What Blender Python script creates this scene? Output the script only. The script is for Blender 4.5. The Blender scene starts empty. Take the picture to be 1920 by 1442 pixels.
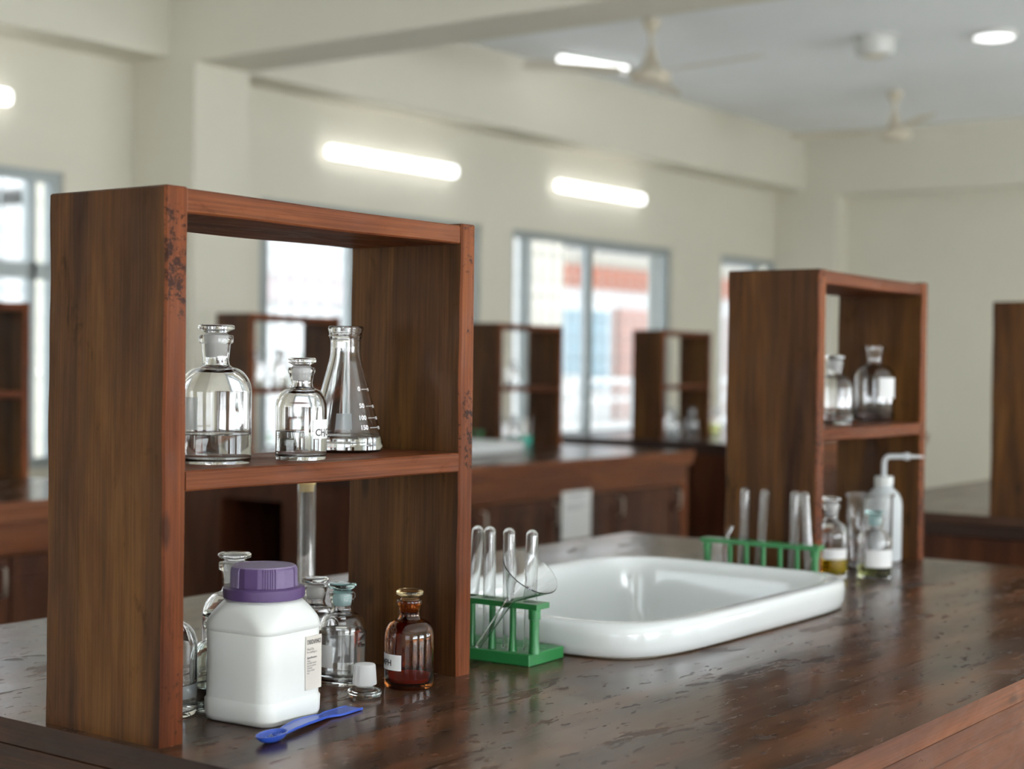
import bpy, bmesh, math, random
from mathutils import Vector, Matrix
random.seed(7)
PI = math.pi
SC = bpy.context.scene
COL = SC.collection

# ---------------------------------------------------------------- camera
F_, TH, PT, RO = 2992.88, 0.63596, -0.01439, -0.0122
CAM = Vector((-1.0395, -1.18423, 0.37907))          # z = 0 is the worktop height, the floor lies at -0.85
fw = Vector((math.cos(TH)*math.cos(PT), math.sin(TH)*math.cos(PT), math.sin(PT)))
rt = Vector((math.sin(TH), -math.cos(TH), 0))
up = rt.cross(fw)
R2 = rt*math.cos(RO) - up*math.sin(RO)
U2 = rt*math.sin(RO) + up*math.cos(RO)
cd = bpy.data.cameras.new('camera'); cam = bpy.data.objects.new('camera', cd); COL.objects.link(cam)
m = Matrix.Identity(4)
for i in range(3):
    m[i][0] = R2[i]; m[i][1] = U2[i]; m[i][2] = -fw[i]; m[i][3] = CAM[i]
cam.matrix_world = m
cd.sensor_fit = 'HORIZONTAL'; cd.sensor_width = 36; cd.lens = F_/1920*36
cd.clip_start = .05; cd.clip_end = 200
cd.dof.use_dof = True; cd.dof.focus_distance = 1.76; cd.dof.aperture_fstop = 4.1
SC.camera = cam

# ---------------------------------------------------------------- world, exposure
SC.view_settings.view_transform = 'Standard'; SC.view_settings.look = 'None'
SC.view_settings.gamma = 1; SC.view_settings.use_curve_mapping = False
SC.view_settings.exposure = 0.18
w = bpy.data.worlds.new('overcast_sky'); SC.world = w; w.use_nodes = True
bg = w.node_tree.nodes['Background']; bg.inputs[0].default_value = (.86, .93, 1, 1); bg.inputs[1].default_value = 3.2
FLOOR, CEIL, YW, XE, YR, XF = -.85, 2.19, 4.7, 10.6, -4.6, -3.6
def portal(loc, sx, sy, rot, power, col=(.93, .97, 1)):
    l = bpy.data.lights.new('window_daylight', 'AREA'); l.shape = 'RECTANGLE'; l.size = sx; l.size_y = sy
    l.energy = power; l.color = col
    o = bpy.data.objects.new('window_daylight', l); COL.objects.link(o); o.location = loc; o.rotation_euler = rot
    return o
WIN_L = [(1.70, 3.53), (4.75, 6.6), (6.92, 8.84), (9.56, 10.50)]     # windows in the left wall
WIN_R = [(-2.6, -.7), (.2, 2.1), (3.9, 5.8), (6.6, 8.5)]              # windows in the right wall, behind the camera
FILL_F = [(-3.4, -1.5), (1.2, 3.1)]                                       # unseen openings added in the front wall for fill light
WZ0, WZ1 = -.12, 1.2
for (a, b) in WIN_R:
    portal(((a+b)/2, YR-.25, .55), b-a, 1.3, (-PI/2-.8, 0, PI), 175)
for (a, b) in FILL_F:
    portal((XF-.2, (a+b)/2, .55), b-a, 1.3, (PI/2+.4, 0, -PI/2), 7)  # weak fill lamps added at the unseen front openings
for (a, b) in WIN_L:          # portals only guide the sky light through the openings, they give off none themselves
    portal(((a+b)/2, YW+.21, .55), b-a, 1.3, (-PI/2, 0, 0), 1).data.cycles.is_portal = True

# ---------------------------------------------------------------- materials
def mat(name, col=(.8, .8, .8), rough=.5, metal=0, spec=.5, ior=1.45, trans=0, alpha=1, coat=0, coat_rough=.05, emis=None, estr=0, sss=0):
    M = bpy.data.materials.new(name); M.use_nodes = True
    b = M.node_tree.nodes['Principled BSDF']; I = b.inputs
    I['Base Color'].default_value = (*col, 1); I['Roughness'].default_value = rough; I['Metallic'].default_value = metal
    I['Specular IOR Level'].default_value = spec; I['IOR'].default_value = ior; I['Transmission Weight'].default_value = trans
    I['Alpha'].default_value = alpha; I['Coat Weight'].default_value = coat; I['Coat Roughness'].default_value = coat_rough
    if emis: I['Emission Color'].default_value = (*emis, 1); I['Emission Strength'].default_value = estr
    if sss: I['Subsurface Weight'].default_value = sss; I['Subsurface Radius'].default_value = (.02, .02, .02); I['Subsurface Scale'].default_value = .3
    return M
def nd(M, typ, **kw):
    n = M.node_tree.nodes.new(typ)
    for k, v in kw.items():
        if k in n.inputs.keys(): n.inputs[k].default_value = v
        else: setattr(n, k, v)
    return n
def lk(M, a, b): M.node_tree.links.new(a, b)
def ramp(M, stops, fac=None):
    n = M.node_tree.nodes.new('ShaderNodeValToRGB'); cr = n.color_ramp
    while len(cr.elements) < len(stops): cr.elements.new(.5)
    for e, (p, c) in zip(cr.elements, stops):
        e.position = p; e.color = (*c, 1) if len(c) == 3 else c
    if fac is not None: lk(M, fac, n.inputs[0])
    return n
def g(v): return (v, v, v)
def mixc(M, f, a, b, blend='MIX'):
    n = M.node_tree.nodes.new('ShaderNodeMix'); n.data_type = 'RGBA'; n.blend_type = blend
    for s, v in ((0, f), (6, a), (7, b)):
        if hasattr(v, 'links') or hasattr(v, 'is_linked'): lk(M, v, n.inputs[s])
        else: n.inputs[s].default_value = v if s == 0 else (*v, 1)
    return n.outputs[2]
def wood(name, dark, mid, light, axis='z', rough=.3, coat=.25, coat_rough=.15, fine=1., spots=.5, bump=.15, wear=0, spec=.3):
    """varnished hardwood; grain along the given axis of the object"""
    M = mat(name, rough=rough, coat=coat, coat_rough=coat_rough, spec=spec); b = M.node_tree.nodes['Principled BSDF']
    tc = nd(M, 'ShaderNodeTexCoord'); oi = nd(M, 'ShaderNodeObjectInfo')
    add = nd(M, 'ShaderNodeVectorMath', operation='MULTIPLY_ADD')
    lk(M, oi.outputs['Random'], add.inputs[0]); add.inputs[1].default_value = (7.3, 3.1, 5.7); lk(M, tc.outputs['Object'], add.inputs[2])
    mp = nd(M, 'ShaderNodeMapping'); lk(M, add.outputs[0], mp.inputs[0])
    s = {'x': (1.5, 16, 16), 'y': (16, 1.5, 16), 'z': (16, 16, 1.5)}[axis]
    mp.inputs['Scale'].default_value = [v*fine for v in s]
    n1 = nd(M, 'ShaderNodeTexNoise', Scale=1.0, Detail=6.0, Roughness=.62, Distortion=.5); lk(M, mp.outputs[0], n1.inputs[0])
    r1 = ramp(M, [(.32, dark), (.5, mid), (.68, light)], n1.outputs[0])
    mp2 = nd(M, 'ShaderNodeMapping'); lk(M, add.outputs[0], mp2.inputs[0])
    s2 = {'x': (5, 420, 420), 'y': (420, 5, 420), 'z': (420, 420, 5)}[axis]; mp2.inputs['Scale'].default_value = s2
    n2 = nd(M, 'ShaderNodeTexNoise', Scale=1.0, Detail=3.0); lk(M, mp2.outputs[0], n2.inputs[0])
    r2 = ramp(M, [(.35, g(.74)), (.62, g(1.1))], n2.outputs[0])
    c = mixc(M, 1.0, r1.outputs[0], r2.outputs[0], 'MULTIPLY')
    mp3 = nd(M, 'ShaderNodeMapping'); lk(M, add.outputs[0], mp3.inputs[0])
    s3 = {'x': (9, 26, 26), 'y': (26, 9, 26), 'z': (26, 26, 9)}[axis]; mp3.inputs['Scale'].default_value = s3
    n3 = nd(M, 'ShaderNodeTexNoise', Scale=1.0, Detail=5.0, Roughness=.7, Distortion=1.2); lk(M, mp3.outputs[0], n3.inputs[0])
    r3 = ramp(M, [(.27, g(1-spots)), (.4, g(1))], n3.outputs[0])
    c = mixc(M, 1.0, c, r3.outputs[0], 'MULTIPLY')
    kn = nd(M, 'ShaderNodeTexVoronoi', Scale=1.0); mpk = nd(M, 'ShaderNodeMapping'); lk(M, add.outputs[0], mpk.inputs[0])
    mpk.inputs['Scale'].default_value = {'x': (5, 14, 14), 'y': (14, 5, 14), 'z': (14, 14, 5)}[axis]; lk(M, mpk.outputs[0], kn.inputs[0])
    rk = ramp(M, [(.05, g(.3)), (.11, g(1))], kn.outputs['Distance']); c = mixc(M, .8, c, mixc(M, 1.0, c, rk.outputs[0], 'MULTIPLY'))
    if wear:
        n4 = nd(M, 'ShaderNodeTexNoise', Scale=130., Detail=4.0, Roughness=.7); lk(M, add.outputs[0], n4.inputs[0])
        n5 = nd(M, 'ShaderNodeTexNoise', Scale=9., Detail=2.0); lk(M, add.outputs[0], n5.inputs[0])
        mu = nd(M, 'ShaderNodeMath', operation='MULTIPLY'); lk(M, n4.outputs[0], mu.inputs[0]); lk(M, n5.outputs[0], mu.inputs[1])
        r4 = ramp(M, [(.30, g(0)), (.36, g(1))], mu.outputs[0])
        c = mixc(M, r4.outputs[0], c, tuple(v*wear for v in dark))
    lk(M, c, b.inputs['Base Color'])
    bp = nd(M, 'ShaderNodeBump', Strength=bump, Distance=.001); lk(M, n2.outputs[0], bp.inputs['Height']); lk(M, bp.outputs[0], b.inputs['Normal'])
    rr = ramp(M, [(.3, g(rough*1.5)), (.7, g(rough*.8))], n3.outputs[0]); lk(M, rr.outputs[0], b.inputs['Roughness'])
    return M

MW_PANEL = wood('panel_wood', (.03, .010, .004), (.078, .030, .008), (.14, .060, .014), 'z', rough=.42, coat=0, spots=.6, spec=.2)
MW_BOARD = wood('board_wood', (.07, .019, .007), (.14, .040, .014), (.20, .065, .023), 'x', rough=.4, coat=0, spots=.35, spec=.14)
MW_EDGE = wood('edge_wood', (.065, .016, .005), (.15, .040, .011), (.24, .072, .019), 'z', rough=.38, coat=0, spots=.5, wear=.4, spec=.14)
MW_BODY = wood('cupboard_wood', (.03, .009, .004), (.06, .018, .007), (.1, .032, .012), 'z', rough=.38, coat=.04, coat_rough=.2, spots=.4, spec=.2)
MW_RAIL = wood('rail_wood', (.07, .02, .007), (.13, .038, .011), (.19, .062, .02), 'x', rough=.34, coat=.05, coat_rough=.15, spots=.3, spec=.2)
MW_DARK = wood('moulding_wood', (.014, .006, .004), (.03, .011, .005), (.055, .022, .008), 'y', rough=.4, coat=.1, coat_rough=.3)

def worktop_mat():
    M = mat('worktop_wood', rough=.2, coat=0, spec=.3); b = M.node_tree.nodes['Principled BSDF']
    tc = nd(M, 'ShaderNodeTexCoord'); oi = nd(M, 'ShaderNodeObjectInfo')
    add = nd(M, 'ShaderNodeVectorMath', operation='MULTIPLY_ADD')
    lk(M, oi.outputs['Random'], add.inputs[0]); add.inputs[1].default_value = (3.3, 1.7, 0); lk(M, tc.outputs['Object'], add.inputs[2])
    def noise(sc, vec, detail=4., rough=.55, dist=0.):
        mp = nd(M, 'ShaderNodeMapping'); mp.inputs['Scale'].default_value = vec; lk(M, add.outputs[0], mp.inputs[0])
        n = nd(M, 'ShaderNodeTexNoise', Scale=sc, Detail=detail, Roughness=rough, Distortion=dist); lk(M, mp.outputs[0], n.inputs[0]); return n.outputs[0]
    a = noise(1, (1.6, 15, 15), 6, .6, .6)
    c = ramp(M, [(.3, (.03, .013, .008)), (.46, (.055, .024, .013)), (.58, (.12, .045, .018)), (.75, (.19, .075, .028))], a).outputs[0]
    fine = noise(1, (9, 300, 300), 3); c = mixc(M, 1., c, ramp(M, [(.35, g(.7)), (.65, g(1.15))], fine).outputs[0], 'MULTIPLY')
    # grey bloom where the varnish has gone dull
    pale = noise(1, (3., 8, 8), 5, .6, .8)
    c = mixc(M, ramp(M, [(.45, g(0)), (.75, g(.5))], pale).outputs[0], c, (.10, .07, .05))
    # scratches
    vo = nd(M, 'ShaderNodeTexNoise', Scale=1., Detail=2., Distortion=2.)
    mps = nd(M, 'ShaderNodeMapping'); mps.inputs['Scale'].default_value = (14, 120, 1); mps.inputs['Rotation'].default_value = (0, 0, .25); lk(M, add.outputs[0], mps.inputs[0]); lk(M, mps.outputs[0], vo.inputs[0])
    sc = ramp(M, [(.74, g(0)), (.77, g(.6))], vo.outputs[0]).outputs[0]
    c = mixc(M, sc, c, (.2, .15, .12))
    # plank joints along x, 0.145 m apart
    sx = nd(M, 'ShaderNodeSeparateXYZ'); lk(M, tc.outputs['Object'], sx.inputs[0])
    md = nd(M, 'ShaderNodeMath', operation='PINGPONG'); lk(M, sx.outputs[1], md.inputs[0]); md.inputs[1].default_value = .0725
    jt = ramp(M, [(0, g(1)), (.0011, g(1)), (.0022, g(0))], md.outputs[0]).outputs[0]
    c = mixc(M, jt, c, (.012, .007, .005))
    # patches: varnish worn off with crisp outlines
    pt = noise(1, (5, 13, 13), 7, .62, .5); mask = ramp(M, [(.60, g(0)), (.615, g(1))], pt).outputs[0]
    sm = noise(1, (26, 70, 70), 4, .6, .4); mask2 = ramp(M, [(.62, g(0)), (.64, g(1))], sm).outputs[0]
    mk = mixc(M, 1., mask, mask2, 'LIGHTEN')
    c = mixc(M, mk, c, mixc(M, 1., c, (.62, .55, .5), 'MULTIPLY')); lk(M, c, b.inputs['Base Color'])
    base_r = ramp(M, [(.3, g(.15)), (.7, g(.27))], noise(1, (2.5, 9, 9), 4)).outputs[0]
    r = mixc(M, mk, base_r, (.38, .38, .38)); lk(M, r, b.inputs['Roughness'])
    hb = mixc(M, 1., noise(1, (14, 160, 160), 3), mk, 'SUBTRACT')
    bp = nd(M, 'ShaderNodeBump', Strength=.22, Distance=.0006); lk(M, hb, bp.inputs['Height'])
    wv = nd(M, 'ShaderNodeBump', Strength=.5, Distance=.004); lk(M, noise(1, (1.3, 7, 7), 2), wv.inputs['Height']); lk(M, bp.outputs[0], wv.inputs['Normal'])
    lk(M, wv.outputs[0], b.inputs['Normal'])
    return M
MW_TOP = worktop_mat()

def plaster(name, col, bump=.05):
    M = mat(name, col, .75, spec=.3); b = M.node_tree.nodes['Principled BSDF']
    tc = nd(M, 'ShaderNodeTexCoord'); n = nd(M, 'ShaderNodeTexNoise', Scale=1.3, Detail=4.); lk(M, tc.outputs['Object'], n.inputs[0])
    c = ramp(M, [(.3, tuple(v*.97 for v in col)), (.7, tuple(min(1, v*1.02) for v in col))], n.outputs[0]); lk(M, c.outputs[0], b.inputs['Base Color'])
    n2 = nd(M, 'ShaderNodeTexNoise', Scale=90., Detail=3.); lk(M, tc.outputs['Object'], n2.inputs[0])
    bp = nd(M, 'ShaderNodeBump', Strength=bump, Distance=.002); lk(M, n2.outputs[0], bp.inputs['Height']); lk(M, bp.outputs[0], b.inputs['Normal'])
    return M
M_WALL = plaster('cream_wall_paint', (.76, .725, .61))
M_CEIL = plaster('ceiling_paint', (.92, .945, .955))
M_FLOOR = mat('terrazzo_floor', (.42, .4, .37), .35)
def floor_nodes():
    M = M_FLOOR; b = M.node_tree.nodes['Principled BSDF']; tc = nd(M, 'ShaderNodeTexCoord')
    br = nd(M, 'ShaderNodeTexBrick'); br.offset = 0; br.inputs['Scale'].default_value = 1; br.inputs['Brick Width'].default_value = .6; br.inputs['Row Height'].default_value = .6
    br.inputs['Mortar Size'].default_value = .004; br.inputs['Color1'].default_value = (.8, .78, .74, 1); br.inputs['Color2'].default_value = (.77, .75, .71, 1); br.inputs['Mortar'].default_value = (.2, .19, .17, 1)
    lk(M, tc.outputs['Object'], br.inputs[0]); lk(M, br.outputs[0], b.inputs['Base Color'])
floor_nodes()
M_ALU = mat('window_aluminium', (.40, .44, .44), .45, .3)
M_BARS = mat('window_bar_paint', (.55, .6, .6), .45, .1)
M_GLASS = mat('clear_glass', (1, 1, 1), 0, ior=1.5, trans=1)
M_GLASSG = mat('greenish_glass', (.93, .985, .96), .02, ior=1.5, trans=1)
M_TEAL = mat('teal_glass', (.62, .86, .86), .03, ior=1.5, trans=1)
M_AMBER = mat('amber_glass', (.52, .17, .035), .04, ior=1.5, trans=1)
def amber_nodes():
    M = M_AMBER; b = M.node_tree.nodes['Principled BSDF']; tc = nd(M, 'ShaderNodeTexCoord')
    n = nd(M, 'ShaderNodeTexNoise', Scale=420., Detail=3.); lk(M, tc.outputs['Object'], n.inputs[0])
    r = ramp(M, [(.55, g(.05)), (.75, g(.2))], n.outputs[0]); lk(M, r.outputs[0], b.inputs['Roughness'])
    bp = nd(M, 'ShaderNodeBump', Strength=.05, Distance=.0003); lk(M, n.outputs[0], bp.inputs['Height']); lk(M, bp.outputs[0], b.inputs['Normal'])
amber_nodes()
M_AMBPALE = mat('pale_amber_glass', (.80, .62, .34), .12, ior=1.5, trans=1)
def frosted(name, col, ws, rough=.45):
    M = mat(name, col, rough, ior=1.5, trans=1); b = M.node_tree.nodes['Principled BSDF']
    d = nd(M, 'ShaderNodeBsdfDiffuse'); d.inputs[0].default_value = (*col, 1)
    t = nd(M, 'ShaderNodeBsdfTranslucent'); t.inputs[0].default_value = (*col, 1)
    a = nd(M, 'ShaderNodeMixShader'); a.inputs[0].default_value = .5; lk(M, d.outputs[0], a.inputs[1]); lk(M, t.outputs[0], a.inputs[2])
    m2 = nd(M, 'ShaderNodeMixShader'); m2.inputs[0].default_value = ws; lk(M, b.outputs[0], m2.inputs[1]); lk(M, a.outputs[0], m2.inputs[2])
    lk(M, m2.outputs[0], M.node_tree.nodes['Material Output'].inputs[0]); return M
M_FROST = frosted('ground_glass', (1, 1, 1), .72)
M_FROSTT = frosted('teal_ground_glass', (.72, .95, .95), .72)
M_FROSTA = frosted('amber_ground_glass', (.62, .48, .30), .5)
M_HAZE = frosted('hazy_glass', (.97, .98, .98), .03, .02)
M_WATER = mat('clear_liquid', (.98, 1, .99), 0, ior=1.33, trans=1)
M_YEL = mat('yellow_liquid', (.86, .62, .03), 0, ior=1.33, trans=1)
M_PGREEN = mat('pale_green_liquid', (.72, .78, .32), 0, ior=1.33, trans=1)
M_TEALL = mat('teal_liquid', (.02, .5, .36), .1, ior=1.33, trans=.5)
M_RUST = mat('rust_residue', (.5, .09, .02), .7)
M_PORC = mat('white_porcelain', (.72, .745, .74), .12, coat=.6, coat_rough=.04)
M_STAIN = mat('yellowed_sealant', (.42, .33, .2), .6)
M_HDPE = mat('white_plastic', (.73, .745, .725), .38, sss=.15)
M_LDPE = mat('milky_plastic', (.86, .9, .92), .35, trans=.35, ior=1.4, sss=.3)
M_PURPLE = mat('purple_plastic', (.09, .05, .145), .4)
M_PURPLE2 = mat('pale_purple_top', (.24, .19, .30), .5)
M_BLUE = mat('blue_plastic', (.025, .075, .42), .33, coat=.2)
M_CRYST = mat('powder_crystals', (.5, .6, .8), .3, trans=.4)
M_GREEN = mat('green_plastic', (.02, .17, .045), .34, coat=.15)
M_PAPER = mat('paper_label', (.76, .76, .75), .7)
M_PAPER2 = mat('beige_label', (.62, .58, .53), .6)
M_INK = mat('black_ink', (.02, .02, .02), .6)
M_ENAMEL = mat('white_enamel_print', (.9, .9, .9), .5)
M_HAZYLAB = frosted('frosted_label', (.78, .84, .86), .6)
def see_through(M, f):
    t = nd(M, 'ShaderNodeBsdfTransparent'); o = M.node_tree.nodes['Material Output']; src = o.inputs[0].links[0].from_socket
    x = nd(M, 'ShaderNodeMixShader'); x.inputs[0].default_value = f; lk(M, src, x.inputs[1]); lk(M, t.outputs[0], x.inputs[2]); lk(M, x.outputs[0], o.inputs[0])
see_through(M_HAZYLAB, .6)
M_CORK = mat('cork', (.62, .45, .2), .8)
M_FAN = mat('cream_fan_paint', (.70, .63, .50), .4)
M_FANM = mat('fan_metal', (.5, .42, .3), .35, .5)
M_TUBE = mat('lit_tube_diffuser', (1, 1, 1), .4, emis=(.97, .99, 1), estr=2.6)
M_LAMP = mat('lit_round_diffuser', (1, 1, 1), .4, emis=(.97, .99, 1), estr=2.4)
M_WHITE = mat('white_housing', (.7, .7, .66), .5)
M_STEEL = mat('steel', (.5, .45, .38), .3, 1)
M_BLACK = mat('dark_cavity', (.01, .008, .007), .9)

# ---------------------------------------------------------------- mesh helpers
class MB:
    def __init__(s): s.v = []; s.f = []; s.mi = []; s.mats = []
    def mid(s, M):
        if M not in s.mats: s.mats.append(M)
        return s.mats.index(M)
    def add(s, V, Fc, M, mtx=None):
        o = len(s.v); k = s.mid(M)
        for p in V: s.v.append(tuple(mtx @ Vector(p)) if mtx else tuple(p))
        for q in Fc: s.f.append([o+i for i in q]); s.mi.append(k)
        return s
    def box(s, x0, x1, y0, y1, z0, z1, M, bev=0, mtx=None, seg=1):
        bm = bmesh.new(); bmesh.ops.create_cube(bm, size=1)
        for v in bm.verts: v.co = Vector((x0+(v.co.x+.5)*(x1-x0), y0+(v.co.y+.5)*(y1-y0), z0+(v.co.z+.5)*(z1-z0)))
        if bev: bmesh.ops.bevel(bm, geom=bm.edges[:], offset=bev, segments=seg, affect='EDGES', profile=.5)
        bm.verts.index_update()
        s.add([v.co.copy() for v in bm.verts], [[v.index for v in f.verts] for f in bm.faces], M, mtx); bm.free(); return s
    def lathe(s, prof, M, n=48, mtx=None, closed=False, rf=None):
        """prof: list of (r, z); r = 0 ends collapse to a point. M may be a list, one material per segment"""
        V = []; rows = []
        for (r, z) in prof:
            if r < 1e-7: rows.append([len(V)]); V.append((0, 0, z))
            else:
                rows.append(list(range(len(V), len(V)+n)))
                for i in range(n):
                    a = 2*PI*i/n; k = rf(a, z) if rf else 1
                    V.append((r*k*math.cos(a), r*k*math.sin(a), z))
        pairs = list(zip(rows, rows[1:])) + ([(rows[-1], rows[0])] if closed else [])
        base = len(s.v)
        for p in V: s.v.append(tuple(mtx @ Vector(p)) if mtx else p)
        for j, (A, B) in enumerate(pairs):
            k = s.mid(M[j] if isinstance(M, list) else M)
            for i in range(n):
                i2 = (i+1) % n
                if len(A) == 1 and len(B) == 1: continue
                if len(A) == 1: q = [A[0], B[i2], B[i]]
                elif len(B) == 1: q = [A[i], A[i2], B[0]]
                else: q = [A[i], A[i2], B[i2], B[i]]
                s.f.append([base+t for t in q]); s.mi.append(k)
        return s
    def loft(s, rings, M, cap0=True, cap1=True, mtx=None):
        n = len(rings[0]); V = [p for r in rings for p in r]; Fc = []
        for j in range(len(rings)-1):
            for i in range(n): i2 = (i+1) % n; Fc.append([j*n+i, j*n+i2, (j+1)*n+i2, (j+1)*n+i])
        if cap0: Fc.append(list(range(n))[::-1])
        if cap1: Fc.append([(len(rings)-1)*n+i for i in range(n)])
        return s.add(V, Fc, M, mtx)
    def tube(s, pts, r, M, n=12, mtx=None, cap=True):
        pts = [Vector(p) for p in pts]; rings = []; prev = None
        for i, p in enumerate(pts):
            t = (pts[min(i+1, len(pts)-1)]-pts[max(i-1, 0)]).normalized()
            u = (Vector((0, 0, 1)).cross(t) if abs(t.z) < .95 else Vector((1, 0, 0)).cross(t)).normalized() if prev is None else (prev - t*prev.dot(t)).normalized()
            prev = u; v = t.cross(u); rr = r[i] if isinstance(r, (list, tuple)) else r
            rings.append([p+u*rr*math.cos(2*PI*k/n)+v*rr*math.sin(2*PI*k/n) for k in range(n)])
        return s.loft(rings, M, cap, cap, mtx)
    def build(s, name, parent=None, smooth=.6, loc=None):
        me = bpy.data.meshes.new(name); me.from_pydata(s.v, [], s.f)
        for M in s.mats: me.materials.append(M)
        me.polygons.foreach_set('material_index', s.mi)
        bm = bmesh.new(); bm.from_mesh(me); bmesh.ops.recalc_face_normals(bm, faces=bm.faces[:]); bm.to_mesh(me); bm.free()
        if smooth:
            me.polygons.foreach_set('use_smooth', [True]*len(me.polygons)); me.set_sharp_from_angle(angle=smooth)
        me.update(); o = bpy.data.objects.new(name, me); COL.objects.link(o)
        if parent: o.parent = parent
        if loc: o.location = loc
        return o
def tag(o, label, cat, group=None, kind=None):
    if label: o['label'] = label
    if cat: o['category'] = cat
    if group: o['group'] = group
    if kind: o['kind'] = kind
    return o
def thing(name, label, cat, loc=(0, 0, 0), rz=0, group=None):
    o = bpy.data.objects.new(name, None); COL.objects.link(o); o.location = loc; o.rotation_euler = (0, 0, rz)
    o.empty_display_size = .05
    return tag(o, label, cat, group)
def struct(o): o['kind'] = 'structure'; return o
def dup(root, loc, rz=0, label=None, group=None):
    r = root.copy(); COL.objects.link(r); r.location = loc; r.rotation_euler = (0, 0, rz)
    if label: r['label'] = label
    if group: r['group'] = group
    def rec(a, b):
        for ch in list(a.children):
            c = ch.copy(); COL.objects.link(c); c.parent = b; rec(ch, c)
    rec(root, r); return r
def text_mesh(body, size, M, name, parent, fn, bold=0.0, align='LEFT'):
    """lettering as a mesh; fn maps text-plane (u, v) in metres to 3D"""
    cu = bpy.data.curves.new('lettering', 'FONT'); cu.body = body; cu.size = size; cu.align_x = align; cu.offset = bold; cu.resolution_u = 3
    ob = bpy.data.objects.new('lettering', cu); COL.objects.link(ob)
    dg = bpy.context.evaluated_depsgraph_get(); me0 = bpy.data.meshes.new_from_object(ob.evaluated_get(dg))
    V = [fn(v.co.x, v.co.y) for v in me0.vertices]; Fc = [list(p.vertices) for p in me0.polygons]
    bpy.data.objects.remove(ob); bpy.data.curves.remove(cu); bpy.data.meshes.remove(me0)
    b = MB(); b.add(V, Fc, M); return b.build(name, parent, smooth=0)
def facing(x, y): return math.atan2(CAM.y-y, CAM.x-x)

# ---------------------------------------------------------------- room shell
def box_obj(name, dims, M, parent=None, bev=0, smooth=0):
    b = MB(); b.box(*dims, M, bev); return b.build(name, parent, smooth)
struct(box_obj('floor', (XF, XE+.2, YR, YW, FLOOR-.1, FLOOR), M_FLOOR))
struct(box_obj('ceiling', (XF, XE+.2, YR, YW, CEIL, CEIL+.12), M_CEIL))
def wall_with(name, y0, y1, wins, M):
    b = MB(); xs = XF-.15
    for (a, c) in wins:
        b.box(xs, a, y0, y1, FLOOR, CEIL, M); b.box(a, c, y0, y1, FLOOR, WZ0, M); b.box(a, c, y0, y1, WZ1, CEIL, M); xs = c
    b.box(xs, XE+.2, y0, y1, FLOOR, CEIL, M)
    return struct(b.build(name, None, 0))
wall_with('wall_left', YW, YW+.2, WIN_L, M_WALL)
wall_with('wall_right', YR-.2, YR, WIN_R, M_WALL)
struct(box_obj('wall_back', (XE, XE+.2, YR, YW, FLOOR, CEIL), M_WALL))
b = MB(); ys = YR
for (a, c) in FILL_F:
    b.box(XF-.15, XF, ys, a, FLOOR, CEIL, M_WALL); b.box(XF-.15, XF, a, c, FLOOR, WZ0, M_WALL); b.box(XF-.15, XF, a, c, WZ1, CEIL, M_WALL); ys = c
b.box(XF-.15, XF, ys, YW, FLOOR, CEIL, M_WALL); struct(b.build('wall_front', None, 0))
# beams: a long one along each window wall, cross beams, one at the end wall
def beam(name, dims): return struct(box_obj(name, dims, M_WALL))
beam('trim_1', (XF, 3.92, 4.45, YW, 1.755, CEIL)); beam('trim_9', (4.26, XE-.18, 4.45, YW, 1.755, CEIL))
beam('trim_2', (3.92, 4.26, YR, 4.28, 1.72, CEIL))
beam('trim_3', (XE-.18, XE, YR, YW, 1.70, CEIL))
beam('trim_4', (XF, XE-.18, YR, YR+.25, 1.755, CEIL))
beam('trim_5', (3.92, 4.26, 4.28, YW, FLOOR, CEIL))          # column at the window wall
beam('trim_6', (XE-.18, XE, 4.17, YW, FLOOR, 1.70))         # pilaster in the far corner
beam('trim_7', (-2.1, -1.76, YR, 4.45, 1.72, CEIL))
def window(n, x0, x1, y0, sgn, mull=None, extra=(), transom=None):
    t = bpy.data.objects.new('window_%d' % n, None); COL.objects.link(t); struct(t); t.location = (x0, y0, WZ0)
    W, H = x1-x0, WZ1-WZ0; b = MB(); fr = .045
    yy = (.02, .085)
    b.box(0, W, *yy, 0, fr, M_ALU); b.box(0, W, *yy, H-fr, H, M_ALU); b.box(0, fr, *yy, fr, H-fr, M_ALU); b.box(W-fr, W, *yy, fr, H-fr, M_ALU)
    mx = mull or W/2
    b.box(mx-.032, mx+.032, *yy, fr, H-fr, M_ALU)
    for e in extra: b.box(e-.014, e+.014, .03, .075, fr, H-fr, M_ALU)
    if transom: b.box(fr, W-fr, .03, .075, transom[0]-WZ0, transom[1]-WZ0, M_ALU)
    b.build('window_frame', t, 0)
    gb = MB(); gb.box(fr, mx-.035, .05, .054, fr, H-fr, M_GLASS); gb.box(mx+.035, W-fr, .05, .054, fr, H-fr, M_GLASS); gb.build('window_pane', t, 0)
    gr = MB()
    k = int(W/.115)
    for i in range(1, k): gr.box(W*i/k-.005, W*i/k+.005, .12, .13, 0, H, M_BARS)
    for j in range(1, 10): gr.box(0, W, .13, .134, H*j/10-.0025, H*j/10+.0025, M_BARS)
    gr.build('window_grille', t, 0)
    t.scale = (1, sgn, 1)
    return t
for i, (a, b_) in enumerate(WIN_L): window(i+1, a, b_, YW, 1, {0: .9, 1: .74, 2: .905, 3: .62}[i], {0: (1.69,), 1: (.08,), 2: (.20, 1.76), 3: ()}[i], (.72, .79) if i == 0 else None)
for i, (a, b_) in enumerate(WIN_R): window(i+5, a, b_, YR, -1)
# wooden ledge under the windows
struct(box_obj('trim_8', (4.6, XE-.18, YW-.16, YW+.04, WZ0-.04, WZ0), MW_DARK, bev=.004, smooth=.5))

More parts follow.
